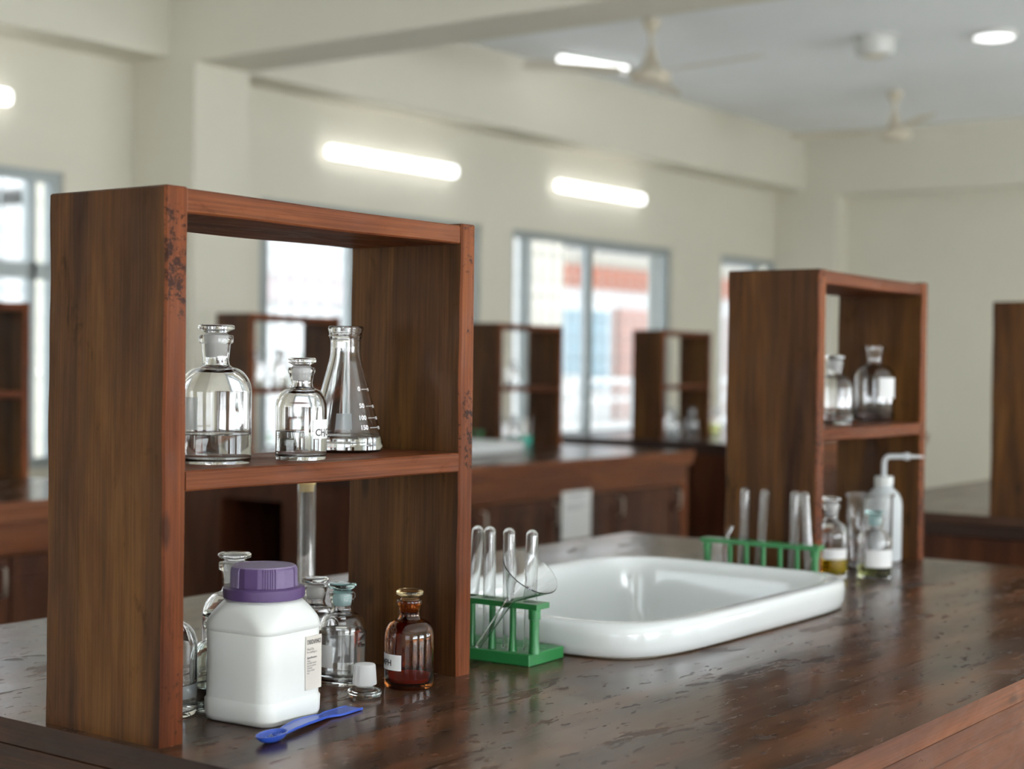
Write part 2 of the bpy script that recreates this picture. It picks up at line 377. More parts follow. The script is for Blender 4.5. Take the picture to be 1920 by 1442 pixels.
# ---------------------------------------------------------------- outside
def outside():
    white = mat('white_render', (.62, .62, .61), .7); cream = mat('cream_siding', (.5, .46, .38), .7); red = mat('red_brick', (.36, .12, .07), .8); pale = mat('pale_brick', (.42, .24, .2), .8)
    pink = mat('pink_render', (.5, .42, .42), .8); blue = mat('blue_window', (.2, .3, .35), .3); grey = mat('grey_roof', (.28, .27, .3), .7); green = mat('leaf', (.1, .22, .1), .7); paving = mat('yard_paving', (.8, .79, .76), .8)
    M = cream; b = M.node_tree.nodes['Principled BSDF']; tc = nd(M, 'ShaderNodeTexCoord'); wv = nd(M, 'ShaderNodeTexWave', Scale=1.6, bands_direction='Z'); lk(M, tc.outputs['Object'], wv.inputs[0])
    lk(M, ramp(M, [(.1, (.4, .37, .31)), (.3, (.5, .46, .38))], wv.outputs[0]).outputs[0], b.inputs['Base Color'])
    struct(box_obj('floor_yard', (-6, 45, 5.2, 50, -4.2, -4.0), paving))
    t = thing('house', 'cream and red brick building with white trim seen through the windows', 'building', (10, 12, -4))
    b = MB(); b.box(0, 27, 0, 4, 0, 6.05, white); b.build('wall', t, 0)
    b = MB(); b.box(7.75, 27, -.06, 0, 5.82, 6.0, cream)
    b.box(0, 27, -.5, 4.4, 6.25, 6.35, white); b.build('eaves', t, 0)
    b = MB(); b.box(7.75, 20, -.12, 0, 5.48, 5.8, red); b.box(20, 27, -.12, 0, 5.6, 6.2, pale); b.box(0, 6, -.12, 0, 5.05, 5.35, pink); b.build('brick_band', t, 0)
    
    for (a, c, h_, mm) in ((9.4, 10.25, 5.2, pale), (3.3, 4.3, 4.9, pink), (12.9, 14.4, 5.2, pale)):
        b = MB(); b.box(a, c, -.15, 0, 0, h_, mm); b.build('brick_pier', t, 0)
    b = MB(); b.box(6.3, 7.7, -.25, 0, 0, 6.2, cream); b.build('siding_panel', t, 0)
    for (x0, x1, z0, z1) in ((7.85, 8.35, 4.2, 5.15), (8.72, 9.12, 4.0, 5.15), (15.2, 16.4, 4, 5.1), (10.8, 12, 4, 5.1)):
        b = MB(); b.box(x0-.08, x1+.08, -.06, 0, z0-.08, z1+.08, white); wn = b.build('window_surround', t, 0)
        b = MB(); b.box(x0, x1, -.09, -.061, z0, z1, blue); b.build('pane', wn, 0)
    b = MB(); b.box(6.5, 22, -1.2, 0, 3.4, 3.5, white)
    b.build('balcony_slab', t, 0)
    b = MB(); b.box(6.5, 22, -1.2, -1.1, 4.1, 4.17, white); b.box(6.5, 22, -1.2, -1.1, 3.85, 3.9, white)
    for i in range(60): b.box(6.5+i*.26, 6.53+i*.26, -1.17, -1.13, 3.5, 4.1, white)
    b.build('balcony_railing', t, 0)
    b = MB(); b.box(6.5, 22, -.12, 0, 2.3, 3.4, pale); b.build('lower_brick_wall', t, 0)
    # building seen through the leftmost window
    t = thing('house', 'white building with a grey roof seen through the leftmost window', 'building', (2, 15, -4))
    b = MB(); b.box(0, 7.0, 0, 3, 0, 5.6, white); b.build('wall', t, 0)
    b = MB(); b.box(-1, 6.6, -.3, 3.3, 5.6, 6.1, grey); b.box(6.0, 6.9, -.5, 3.2, 5.5, 6.4, grey); b.build('roof', t, 0)
    t = thing('pillar', 'white outside pillar close behind the double window', 'pillar', (7.70, 5.2, -4))
    b = MB(); b.box(-.10, .06, -.05, .2, 0, 6.4, white); b.build('shaft', t, 0)  # added white box, stands in for the bright band beside the window frame
    t = thing('shrub', 'green shrub outside behind the second window', 'plant', (9.0, 8.2, -4))
    b = MB(); rnd = random.Random(3)
    for i in range(420):
        a = rnd.uniform(0, 2*PI); z = rnd.uniform(2.3, 4.5); r = .75*math.sqrt(rnd.random())*(1-abs(z-3.4)/1.7); p = Vector((r*math.cos(a), r*math.sin(a), z))
        q = Matrix.Translation(p) @ Matrix.Rotation(rnd.uniform(0, 6), 4, 'Z') @ Matrix.Rotation(rnd.uniform(-1, 1), 4, 'X')
        b.add([(-.05, 0, 0), (0, -.02, .02), (.05, 0, 0), (0, .02, .02)], [[0, 1, 2, 3]], green, q)
    b.build('foliage', t, 0); b = MB(); b.tube([(0, 0, 0), (0, 0, 2.6), (.05, 0, 3.6)], [.05, .04, .02], mat('bark', (.12, .08, .05), .9)); b.build('stem', t)
outside()

# ---------------------------------------------------------------- wall lamps and ceiling fittings
def tube_lamp(label, x0, x1, z):
    t = thing('tube_lamp', label, 'lamp', ((x0+x1)/2, YW, z), 0, 'tube lamps on the window wall')
    L = (x1-x0)/2
    b = MB(); b.box(-L+.03, L-.03, -.028, 0, -.03, .03, M_WHITE, .004); b.build('housing', t)
    rings = []
    for (x, k) in [(-L, .55), (-L+.006, .85), (-L+.02, 1), (L-.02, 1), (L-.006, .85), (L, .55)]:
        ring = []
        for i in range(24):
            a = 2*PI*i/24; cy = math.cos(a); cz = math.sin(a)
            ring.append((x, -.046+.024*k*(1 if cy > 0 else -1)*abs(cy)**.6, 0.035*k*(1 if cz > 0 else -1)*abs(cz)**.6))
        rings.append(ring)
    b = MB(); b.loft(rings, M_TUBE); b.build('diffuser', t)
    return t
tube_lamp('lit white tube lamp between the tops of the two rear shelves, longest of the three', 5.20, 6.29, 1.484)
tube_lamp('lit white tube lamp right above the double window', 7.33, 8.37, 1.507)
tube_lamp('lit white tube lamp cut by the left picture edge', 2.05, 3.21, 1.487)
def fan(label, x, y, rod, ang, rot):
    t = thing('ceiling_fan', label, 'fan', (x, y, CEIL), rot, 'ceiling fans')
    b = MB(); b.lathe([(0, 0), (.045, 0), (.05, -.02), (.03, -.06), (.014, -.075), (0, -.075)], M_FAN, 32); b.build('canopy', t)
    b = MB(); b.lathe([(0, -.03), (.011, -.03), (.011, -rod+.01), (0, -rod+.01)], M_FAN, 20); b.build('down_rod', t)
    b = MB(); b.lathe([(0, -rod+.11), (.02, -rod+.11), (.028, -rod+.07), (.05, -rod+.01), (.09, -rod-.02), (.105, -rod-.03), (.108, -rod-.055), (.095, -rod-.075), (.06, -rod-.088), (0, -rod-.09)], M_FAN, 40); b.build('motor', t)
    z = -rod-.02
    for k in range(3):
        a = ang+k*2*PI/3; m4 = Matrix.Rotation(a, 4, 'Z')
        b = MB(); rings = []
        for (x0, w0) in [(.09, .03), (.16, .035), (.2, .11), (.4, .125), (.62, .13), (.685, .12), (.70, .09)]:
            tw = .18
            rings.append([(x0, -w0/2, z-tw*w0/2-.002), (x0, w0/2, z+tw*w0/2-.002), (x0, w0/2, z+tw*w0/2+.002), (x0, -w0/2, z-tw*w0/2+.002)])
        b.loft(rings, M_FAN, mtx=m4); b.build('blade', t, .3)
    return t
fan('cream ceiling fan nearest the camera, just right of the beam', 6.165, 3.25, .26, math.radians(262), 0)
fan('cream ceiling fan farther back near the far corner', 8.942, 3.074, .24, math.radians(100), 0)
t = thing('ceiling_lamp', 'lit round surface lamp on the ceiling', 'lamp', (7.475, 1.885, CEIL))
b = MB(); b.lathe([(0, 0), (.118, 0), (.118, -.02), (.11, -.028), (.104, -.02), (.104, -.012), (0, -.012)], M_WHITE, 40); b.build('rim', t)
b = MB(); b.lathe([(0, -.034), (.07, -.033), (.1, -.024), (.103, -.014), (0, -.0125)], M_LAMP, 40); b.build('diffuser', t)
t = thing('ceiling_lamp', 'unlit drum-shaped ceiling fitting left of the lit round lamp', 'lamp', (7.206, 2.456, CEIL))
b = MB(); b.lathe([(0, 0), (.12, 0), (.12, -.012), (.105, -.02), (.105, -.09), (.095, -.105), (.06, -.11), (0, -.11)], M_WHITE, 40); b.build('body', t)
b = MB(); b.lathe([(0, -.118), (.05, -.117), (.062, -.108), (0, -.1)], M_FAN, 32); b.build('cap', t)
t = thing('ceiling_tube_lamp', 'short lit tube lamp on the ceiling beside the nearer fan', 'lamp', (6.88, 4.09, CEIL), math.radians(-15.3))
b = MB(); b.box(-.27, .27, -.03, .03, -.025, 0, M_WHITE, .003); b.build('housing', t)
b = MB(); b.tube([(-.262, 0, -.042), (.262, 0, -.042)], .02, M_TUBE, 20); b.build('tube', t)

# ---------------------------------------------------------------- shelf racks
RW, RD, RH = .487, .178, .546
def panel_mesh(name, parent, x0, x1, ztop, seed):
    """side panel with softened, slightly wavy hand-planed edges; faces red-brown on the edge, brown on the sides"""
    rnd = random.Random(seed); b = MB(); rings = []
    N = 26; ch = .0022
    prof = lambda xa, xb: [(xa+ch, 0), (xb-ch, 0), (xb, ch), (xb, RD-ch), (xb-ch, RD), (xa+ch, RD), (xa, RD-ch), (xa, ch)]
    ph = rnd.uniform(0, 6)
    for i in range(N+1):
        z = ztop*i/N; e = 0
        if i == N: z = ztop
        wob = .0006*math.sin(z*23+ph)+.0004*math.sin(z*61+ph*2)
        sh = 0
        P = [(x+(wob if x > (x0+x1)/2 else -wob*.5), y+wob*.6, z) for (x, y) in prof(x0, x1)]
        rings.append(P)
    rings[-1] = [(x, y, z-.0018) for (x, y, z) in rings[-1]]
    top = [(x0+(x1-x0)*(.08 if x < (x0+x1)/2 else .92), .002 if y < RD/2 else RD-.002, ztop) for (x, y, z) in rings[-1]]
    rings.append(top)
    V = [p for r in rings for p in r]; n = 8; F0 = []; F1 = []
    for j in range(len(rings)-1):
        for i in range(n):
            q = [j*n+i, j*n+(i+1) % n, (j+1)*n+(i+1) % n, (j+1)*n+i]
            (F1 if i in (0, 1, 7, 4) else F0).append(q)
    F0.append([(len(rings)-1)*n+i for i in range(n)]); F0.append(list(range(n))[::-1])
    o = len(b.v); b.add(V, F0, MW_PANEL); k = b.mid(MW_EDGE)
    for q in F1: b.f.append([o+i for i in q]); b.mi.append(k)
    return b.build(name, parent, .5)
def make_rack(label, loc):
    t = thing('shelf_rack', label, 'shelf', loc, 0, 'wooden reagent racks')
    panel_mesh('side_panel', t, 0, .029, .546, 1); panel_mesh('side_panel', t, .460, .487, .5435, 2)
    b = MB(); V = []
    def board(z0l, z1l, z0r, z1r, y0, y1, ch=.0018):
        rings = []
        for i in range(13):
            s = i/12; x = .0292+(.4598-.0292)*s; a = z0l+(z0r-z0l)*s+.0006*math.sin(s*9); c = z1l+(z1r-z1l)*s+.0005*math.sin(s*7+1)
            rings.append([(x, y0, a+ch), (x, y0+ch, a), (x, y1-ch, a), (x, y1, a+ch), (x, y1, c-ch), (x, y1-ch, c), (x, y0+ch, c), (x, y0, c-ch)])
        bb = MB(); bb.loft(rings, MW_BOARD); return bb
    board(.5205, .5445, .5185, .5405, .0025, RD-.002).build('top_board', t, .5)
    board(.2475, .2675, .2455, .2685, .0008, RD-.006).build('shelf', t, .5)
    return t
rack = make_rack('large dark wooden two-tier rack in the foreground', (0, 0, 0))
dup(rack, (1.487, .026, 0), 0, 'dark wooden rack beyond the white sink, on the same bench')
dup(rack, (2.957, .07, 0), 0, 'dark wooden rack cut by the right picture edge')
dup(rack, (1.568, 2.96, 0), 0, 'dark wooden rack cut by the left picture edge')
dup(rack, (3.09, 3.06, 0), 0, 'blurred rack seen through the large foreground rack')
dup(rack, (4.471, 2.957, 0), 0, 'blurred rack just right of the large foreground rack, before the double window')
dup(rack, (5.775, 2.919, 0), 0, 'smallest blurred rack, right of the double window')

# ---------------------------------------------------------------- island benches
def plate_hole(b, x0, x1, y0, y1, z0, z1, hx, hy, hrx, hry, M, n=48, p=2., side=None):
    S = []; SE = []
    """slab with a superelliptic hole"""
    out = []; inn = []
    for i in range(n):
        a = 2*PI*i/n; c, s = math.cos(a), math.sin(a)
        inn.append((hx+hrx*math.copysign(abs(c)**(2/p), c), hy+hry*math.copysign(abs(s)**(2/p), s)))
        dx, dy = inn[-1][0]-hx, inn[-1][1]-hy
        tx = ((x1-hx) if dx > 0 else (x0-hx))/dx if abs(dx) > 1e-9 else 1e9
        ty = ((y1-hy) if dy > 0 else (y0-hy))/dy if abs(dy) > 1e-9 else 1e9
        k = min(tx, ty); out.append((hx+dx*k, hy+dy*k))
    # snap nearest outer points to the corners
    for cx, cy in ((x0, y0), (x1, y0), (x1, y1), (x0, y1)):
        j = min(range(n), key=lambda i: (out[i][0]-cx)**2+(out[i][1]-cy)**2); out[j] = (cx, cy)
    V = [(x, y, z1) for x, y in out]+[(x, y, z1) for x, y in inn]+[(x, y, z0) for x, y in out]+[(x, y, z0) for x, y in inn]; Fc = []
    for i in range(n):
        j = (i+1) % n
        Fc += [[i, j, n+j, n+i], [2*n+j, 2*n+i, 3*n+i, 3*n+j], [n+i, n+j, 3*n+j, 3*n+i]]
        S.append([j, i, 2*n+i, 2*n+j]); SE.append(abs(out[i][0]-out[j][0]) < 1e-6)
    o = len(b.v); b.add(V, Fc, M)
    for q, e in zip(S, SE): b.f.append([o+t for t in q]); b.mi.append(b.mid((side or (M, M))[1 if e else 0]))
IL, ID = 2.0, 1.26           # island length and depth
SX, SY = 1.011, .63           # sink centre on an island
def make_island(label, loc, L=IL, sink_c=(SX, .632), niche=(.55, .87), hole=True):
    t = thing('island_bench', label, 'bench', (loc[0], loc[1], 0), 0, 'wooden island benches')
    b = MB()
    if hole: plate_hole(b, 0, L, 0, ID, -.026, 0, sink_c[0], sink_c[1], .3135, .2065, MW_TOP, 96, 7, (MW_RAIL, MW_DARK))
    else:
        V = [(x, y, z) for z in (-.026, 0) for (x, y) in ((0, 0), (L, 0), (L, ID), (0, ID))]
        b.add(V, [[0, 1, 2, 3], [4, 5, 6, 7]], MW_TOP).add(V, [[0, 1, 5, 4], [2, 3, 7, 6]], MW_RAIL).add(V, [[1, 2, 6, 5], [3, 0, 4, 7]], MW_DARK)
    b.build('worktop', t, 0)
    # moulding around under the worktop edge
    b = MB(); e = .004
    b.box(e, L-e, e, .03, -.058, -.0265, MW_RAIL, .003); b.box(e, L-e, ID-.03, ID-e, -.058, -.0265, MW_RAIL, .003)
    b.box(e, .03, .0305, ID-.0305, -.058, -.0265, MW_DARK, .003); b.box(L-.03, L-e, .0305, ID-.0305, -.058, -.0265, MW_DARK, .003); b.build('moulding', t, .5)
    x0, x1, y0, y1 = .02, L-.02, .022, ID-.022; zt, zb = -.0585, FLOOR+.08
    b = MB(); nd_ = .5
    # carcass: side walls, end walls with a niche at the left end, bottom
    b.box(x0, x1, y0+.02, y0+.04, zb, zt, MW_BODY); b.box(x0, x1, y1-.04, y1-.02, zb, zt, MW_BODY)
    b.box(x1-.02, x1, y0+.04, y1-.04, zb, zt, MW_BODY)
    b.box(x0, x0+.02, y0+.04, niche[0], zb, zt, MW_BODY); b.box(x0, x0+.02, niche[1], y1-.04, zb, zt, MW_BODY)
    b.box(x0, x0+.02, niche[0], niche[1], zt-.075, zt, MW_BODY)
    b.box(x0+.02, x0+nd_, niche[0]-.02, niche[0], zb, zt, MW_BODY); b.box(x0+.02, x0+nd_, niche[1], niche[1]+.02, zb, zt, MW_BODY)
    b.box(x0+nd_, x0+nd_+.02, niche[0]-.02, niche[1]+.02, zb, zt, MW_BODY); b.box(x0+.02, x1-.02, y0+.04, y1-.04, zb, zb+.02, MW_BODY)
    b.build('carcass', t, 0)
    b = MB(); b.box(.08, L-.08, .09, ID-.09, FLOOR, zb, MW_DARK); b.build('plinth', t, 0)
    # face frame and doors on the long front; the rear front alike
    for side in (0, 1):
        m4 = Matrix.Identity(4) if side == 0 else Matrix.Translation((L, ID, 0)) @ Matrix.Rotation(PI, 4, 'Z')
        b = MB()
        b.box(x0, x1, y0, y0+.02, zt-.085, zt, MW_RAIL, .002, m4); b.box(x0, x1, y0, y0+.02, zb, zb+.05, MW_BODY, .002, m4)
        xs = [x0, x0+.06] ; nD = 4; wd = (x1-x0-.12)/nD
        b.box(x0, x0+.06, y0, y0+.02, zb+.0505, zt-.0855, MW_EDGE, .002, m4); b.box(x1-.06, x1, y0, y0+.02, zb+.0505, zt-.0855, MW_EDGE, .002, m4)
        b.build('face_frame', t, .5)
        for k in range(nD):
            a = x0+.06+k*wd+.003; c = a+wd-.006; zl, zh = zb+.054, zt-.089
            b = MB(); s_ = .06
            b.box(a, c, y0+.004, y0+.0195, zl, zl+s_, MW_BODY, .002, m4); b.box(a, c, y0+.004, y0+.0195, zh-s_, zh, MW_BODY, .002, m4)
            b.box(a, a+s_, y0+.004, y0+.0195, zl+s_, zh-s_, MW_BODY, .002, m4); b.box(c-s_, c, y0+.004, y0+.0195, zl+s_, zh-s_, MW_BODY, .002, m4)
            b.box(a+s_, c-s_, y0+.011, y0+.019, zl+s_, zh-s_, MW_BODY, 0, m4)
            d = b.build('door', t, .5)
            hx = (c-.03) if k % 2 == 1 else (c-.03)
            b = MB(); b.tube([(hx, y0+.004, zh-.02), (hx, y0-.018, zh-.025), (hx, y0-.02, zh-.06), (hx, y0-.018, zh-.095), (hx, y0+.004, zh-.1)], .004, M_STEEL, 10, m4); b.build('handle', d)
    return t
isl = make_island('island bench in the foreground carrying the racks and white sink', (-.012, -.537))
isl2 = make_island('island bench at the right, behind the end of the foreground bench', (2.95, -.537), hole=False)
dup(isl2, (.075, 2.31, 0), 0, 'island bench at the left edge, behind the foreground rack')
dup(isl, (3.045, 2.31, 0), 0, 'middle island bench in the rear row with a paper notice on its doors')
dup(isl2, (5.70, 2.31, 0), 0, 'farthest island bench in the rear row, under the smallest rack')

# sinks
def rr_ring(hx, hy, z, p=5., n=96, bul=0.0):
    out = []
    for i in range(n):
        a = 2*PI*i/n; c, s = math.cos(a), math.sin(a)
        out.append((hx*math.copysign(abs(c)**(2/p), c), hy*math.copysign(abs(s)**(2/p), s), z))
    return out
def make_sink(label, loc):
    t = thing('porcelain_sink', label, 'sink', loc, 0, 'white sinks let into the benches')
    HX, HY = .345, .238
    prof = [(1, .0005, 5.5, -.012), (1, .0025, 5.5, -.006), (1, .006, 5.5, -.003), (1, .014, 5.5, -.001), (1, .030, 5.5, 0), (1, .039, 5.5, -.0015), (1, .0435, 5.5, -.005), (1, .0455, 5.6, -.011), (1, .0458, 5.8, -.020), (1, .0448, 6, -.027),
            (1, .0415, 7, -.032), (1, .035, 7, -.0355), (1, .024, 7, -.038), (1, -.02, 7.5, -.043), (1, -.10, 7, -.052), (1, -.145, 6, -.066), (1, -.160, 5.5, -.09), (1, -.163, 4, -.15)]
    rings = [rr_ring(HX+d, HY+d, z, p) for (_, z, p, d) in prof]
    b = MB(); b.loft(rings[:2], M_STAIN, cap0=False, cap1=False); b.loft(rings[1:], M_PORC, cap0=False, cap1=True)
    # underside, closes the shell with real thickness
    under = [rr_ring(HX-.012, HY-.012, .0006, 7), rr_ring(HX-.034, HY-.034, .0006, 7), rr_ring(HX-.034, HY-.034, -.03, 7.5), rr_ring(HX-.043, HY-.043, -.11, 7), rr_ring(HX-.058, HY-.058, -.165, 5), rr_ring(HX-.14, HY-.14, -.174, 4)]
    b.loft(under, M_PORC, cap0=False, cap1=True)
    n = 96; b.add(rings[0]+under[0], [[i, (i+1) % n, n+(i+1) % n, n+i] for i in range(n)], M_PORC)
    b.build('basin', t, .7)
    b = MB(); b.lathe([(0, -.1615), (.028, -.1615), (.032, -.163), (.02, -.165), (0, -.165)], M_STEEL, 32); b.build('drain', t)
    return t
sk = make_sink('white porcelain sink between the two racks of the foreground bench', (.999, .096, 0))
dup(sk, (4.056, 2.943, 0), 0, 'blurred white sink on the middle rear bench')

# ---------------------------------------------------------------- glassware
def bottle(name, label, x, y, z, r, zb, zs, zn, zl, rn, rl, liquid=None, lm=None, gm=M_GLASS, fm=M_FROST, sm=None, stopper=True, cat='bottle', group=None, tilt=0, lw=1.):
    """reagent bottle: zb body top, zs shoulder end, zn lip start, zl lip top, rn neck radius, rl lip radius"""
    t = thing(name, label, cat, (x, y, z), 0, group); w_ = .0022*lw; sm = sm or gm
    sh = []
    for k in range(1, 9):          # shoulder: quarter ellipse then a small reverse curve into the neck
        a = k/8*PI/2; sh.append((rn+.0035+(r-rn-.0035)*math.cos(a), zb+(zs-zb)*.86*math.sin(a)))
    outer = [(0, .0015), (r*.6, .0008), (r*.88, 0), (r*.96, .001), (r, .006)] + [(r, zb*.5), (r, zb)] + sh[:-1] + [(rn+.004, zb+(zs-zb)*.87), (rn+.0012, zs-(zs-zb)*.06), (rn, zs+.003)]
    outer += [(rn*1.06, (zs+zn)/2), (rn*1.14, zn-.001), (rl*.97, zn), (rl, zn+.0015), (rl, zl-.0018), (rl*.96, zl-.0003), (rn*1.18, zl)]
    ri = rn-w_
    plug_in = rn*1.17-w_
    inner = [(plug_in, zl-.0003), (rn*1.14-w_, zn-.001), (rn*1.06-w_, (zs+zn)/2), (ri, zs+.003), (ri+.001, zs-(zs-zb)*.05)]
    for k in range(7, 0, -1):
        a = k/8*PI/2; inner.append((max(ri, rn+.0035+(r-rn-.0035)*math.cos(a)-w_), zb+(zs-zb)*.86*math.sin(a)-w_))
    inner += [(r-w_, zb), (r-w_, zb*.5), (r-w_, .009), (r*.9-w_, .0055), (0, .0048)]
    b = MB(); b.lathe(outer+inner, gm, 56); b.build('body', t, .9)
    if liquid:
        e = .00015; lp = [(0, .0048-e), (r*.9-w_, .0055-e), (r-w_+e, .009)]
        if liquid > zb:
            lp += [(r-w_+e, zb)]
            for k in range(1, 8):
                a = k/8*PI/2; zz = zb+(zs-zb)*.86*math.sin(a)-w_
                if zz < liquid: lp.append((rn+.0035+(r-rn-.0035)*math.cos(a)-w_+e, zz))
            rr = lp[-1][0]-.001
        else: rr = r-w_+e
        lp += [(rr, liquid+.0012), (rr-.0015, liquid+.0002), (rr-.004, liquid), (0, liquid)]
        b = MB(); b.lathe(lp, lm or M_WATER, 56); b.build('liquid', t, .9)
    if stopper:
        st = MB(); kr = rl*1.07; pr0 = rn*1.17-w_-.0003; pr1 = rn*1.04-w_-.0003
        pz0 = zs+.006
        prof = [(0, pz0), (pr1*.9, pz0), (pr1, pz0+.001), (pr0, zl), (pr0*.98, zl+.0005), (pr0*.82, zl+.0022), (kr*.8, zl+.0045), (kr*.98, zl+.0058), (kr, zl+.0078), (kr*.97, zl+.0098), (kr*.88, zl+.0108), (kr*.5, zl+.0106), (0, zl+.0103)]
        mm = [fm, fm, fm, sm] + [sm]*8
        st.lathe(prof, mm, 56); st.build('stopper', t, .9)
    return t
def curved_label(t, r, a0, a1, z0, z1, M, name='label', lab=None, off=.00035, rtop=None):
    b = MB(); n = 16; V = []; th = .00018
    for k in range(2):
        for i in range(n+1):
            a = a0+(a1-a0)*i/n
            for z in (z0, z1):
                rr = (r if (rtop is None or z == z0) else rtop)+off+k*th
                V.append((rr*math.cos(a), rr*math.sin(a), z))
    o = 2*(n+1); Fc = []
    for i in range(n):
        Fc.append([2*i, 2*i+2, 2*i+3, 2*i+1]); Fc.append([o+2*i, o+2*i+2, o+2*i+3, o+2*i+1]); Fc.append([2*i, 2*i+2, o+2*i+2, o+2*i]); Fc.append([2*i+1, 2*i+3, o+2*i+3, o+2*i+1])
    Fc += [[0, 1, o+1, o], [2*n, 2*n+1, o+2*n+1, o+2*n]]
    b.add(V, Fc, M); ob = b.build(name, t, .5)
    if lab: ob['label'] = lab
    return ob
BIG = dict(zb=.0755, zs=.1065, zn=.128, zl=.1365, rn=.0133, rl=.0180)
SML = dict(zb=.058, zs=.082, zn=.0965, zl=.1025, rn=.0118, rl=.0150)
def scaled(d, k, rk=None): return {q: v*(k if q[0] == 'z' else (rk or k)) for q, v in d.items()}
SZ = .2678       # shelf height of the racks
# --- upper shelf of the foreground rack
x, y = .135, .073; b1 = bottle('reagent_bottle', 'large clear stoppered bottle a third full, at the left of the upper shelf', x, y, SZ-.0008, .0379, **BIG, liquid=.031)
fa = facing(x, y); curved_label(b1, .0379, fa-1.35, fa-.50, .037, .071, M_HAZYLAB, lab='translucent label')
x, y = .245, .054; b2 = bottle('reagent_bottle', 'small clear stoppered bottle half full, with a paper label, middle of the upper shelf', x, y, SZ-.0006, .0284, **SML, liquid=.0315)
fa = facing(x, y); curved_label(b2, .0284, fa+.47, fa+1.85, .0245, .0455, M_PAPER, lab='white label')
def wrap(r, a0, z0, off=.0007, cone=None):
    def fn(u, v):
        zz = z0+v; rr = (cone(zz) if cone else r)+off; a = a0+u/r
        return (rr*math.cos(a), rr*math.sin(a), zz)
    return fn
text_mesh('CH', .0108, M_INK, 'lettering', b2, wrap(.0284, fa+.56, .0278), .0001)
text_mesh('3', .0066, M_INK, 'lettering', b2, wrap(.0284, fa+1.02, .0265), .0001)
text_mesh('COOH', .0108, M_INK, 'lettering', b2, wrap(.0284, fa+1.15, .0278), .0001)
# conical flask
fx, fy = .389, .120
t = thing('conical_flask', 'tall clear conical flask with white graduations at the right of the upper shelf', 'flask', (fx, fy, SZ-.0006))
R0 = .0462
def cone_r(z):
    if z < .012: return R0
    if z < .116: return R0+(.0182-R0)*(z-.012)/(.116-.012)
    return .0182
outer = [(0, .001), (R0*.7, .0004), (R0*.86, 0), (R0*.955, .0028), (R0, .010), (R0*.985, .0145), (cone_r(.03), .03), (cone_r(.07), .07), (cone_r(.108), .108), (.0186, .116), (.0181, .122), (.0181, .134), (.0196, .1385), (.0208, .1400), (.0196, .1425), (.0205, .1455), (.0214, .1490), (.0208, .1515), (.0192, .152)]
inner = [(.0183, .151), (.0186, .147), (.0178, .143), (.0165, .136), (.0163, .122), (.0169, .116), (cone_r(.108)-.0018, .108), (cone_r(.07)-.0018, .07), (cone_r(.03)-.0018, .03), (R0*.955, .0145), (R0*.95, .01), (R0*.9, .0052), (0, .0035)]
b = MB(); b.lathe(outer+inner, M_GLASS, 64); b.build('body', t, .9)
b = MB(); b.lathe([(0, .0034), (R0*.9, .0051), (R0*.951, .01), (R0*.9555, .0145), (cone_r(.021)-.0017, .0205), (cone_r(.021)-.004, .0192), (0, .019)], M_WATER, 64); b.build('liquid', t, .9)
fa = facing(fx, fy)
def cw(a0, z0, sc=1):
    def fn(u, v):
        zz = z0+v*sc; rr = cone_r(zz)+.0004; a = a0+u*sc/max(.02, cone_r(z0)); return (rr*math.cos(a), rr*math.sin(a), zz)
    return fn
for (s_, z_, a_) in (('0', .0765, .52), ('50', .0565, .50), ('100', .0425, .43), ('150', .0310, .46)):
    text_mesh(s_, .0074, M_ENAMEL, 'graduation_number', t, cw(fa+a_, z_-.002), .00022)
    a2 = fa+a_+len(s_)*.0042/cone_r(z_)+.04
    curved_label(t, cone_r(z_), a2, a2+.40, z_-.0002, z_+.0003, M_ENAMEL, 'graduation_mark', off=.0003, rtop=cone_r(z_+.0003))
    text_mesh('%s' % s_, .0048, M_ENAMEL, 'graduation_number', t, cw(a2+.42, z_-.002), .0002)
curved_label(t, cone_r(.029), fa-.28, fa+.20, .029, .048, M_HAZYLAB, 'writing_patch', 'pale frosted patch', off=.0003, rtop=cone_r(.048))

# --- lower shelf (standing on the bench)
x, y = .104, .117; b_ = bottle('reagent_bottle', 'clear bottle mostly hidden behind the left panel of the foreground rack', x, y, 0, .0362, **scaled(BIG, .96, 1), liquid=.022)
fa = facing(x, y); curved_label(b_, .0362, fa+.55, fa+1.35, .02, .034, M_HAZYLAB, lab='bluish label')
bottle('reagent_bottle', 'small clear bottle behind the left side of the white jar, quarter full', .157, .092, 0, .0255, **scaled(SML, .93), liquid=.026, gm=M_GLASSG)
bottle('reagent_bottle', 'tall clear stoppered bottle rising behind the left of the purple cap', .270, .183, 0, .0368, **scaled(BIG, 1.03, 1.02), liquid=.02)
bottle('reagent_bottle', 'clear bottle whose flat stopper shows just above the purple cap', .262, .108, 0, .0305, **scaled(BIG, .955), liquid=.05)
bottle('reagent_bottle', 'clear bottle with a frosted neck right behind the jar, left of the teal-stoppered one', .372, .150, 0, .0285, **scaled(SML, 1.02), liquid=.04)
x, y = .346, .082; b_ = bottle('reagent_bottle', 'clear bottle with a teal-tinted stopper, nearly full, right of the white jar', x, y, 0, .0277, **scaled(SML, 1.04), liquid=.064, sm=M_TEAL, fm=M_FROSTT)
fa = facing(x, y); curved_label(b_, .0277, fa-1.45, fa-.38, .022, .048, M_PAPER, lab='white label')
curved_label(b_, .0277, fa+PI-.30, fa+PI+.55, .024, .053, M_HAZYLAB, lab='pale blue label on the far side')
x, y = .382, .009; b_ = bottle('amber_bottle', 'brown amber bottle with a paper label by the right panel of the rack', x, y, 0, .0289, **scaled(SML, .99, 1.), liquid=None, gm=M_AMBER, sm=M_AMBPALE, fm=M_FROSTA)
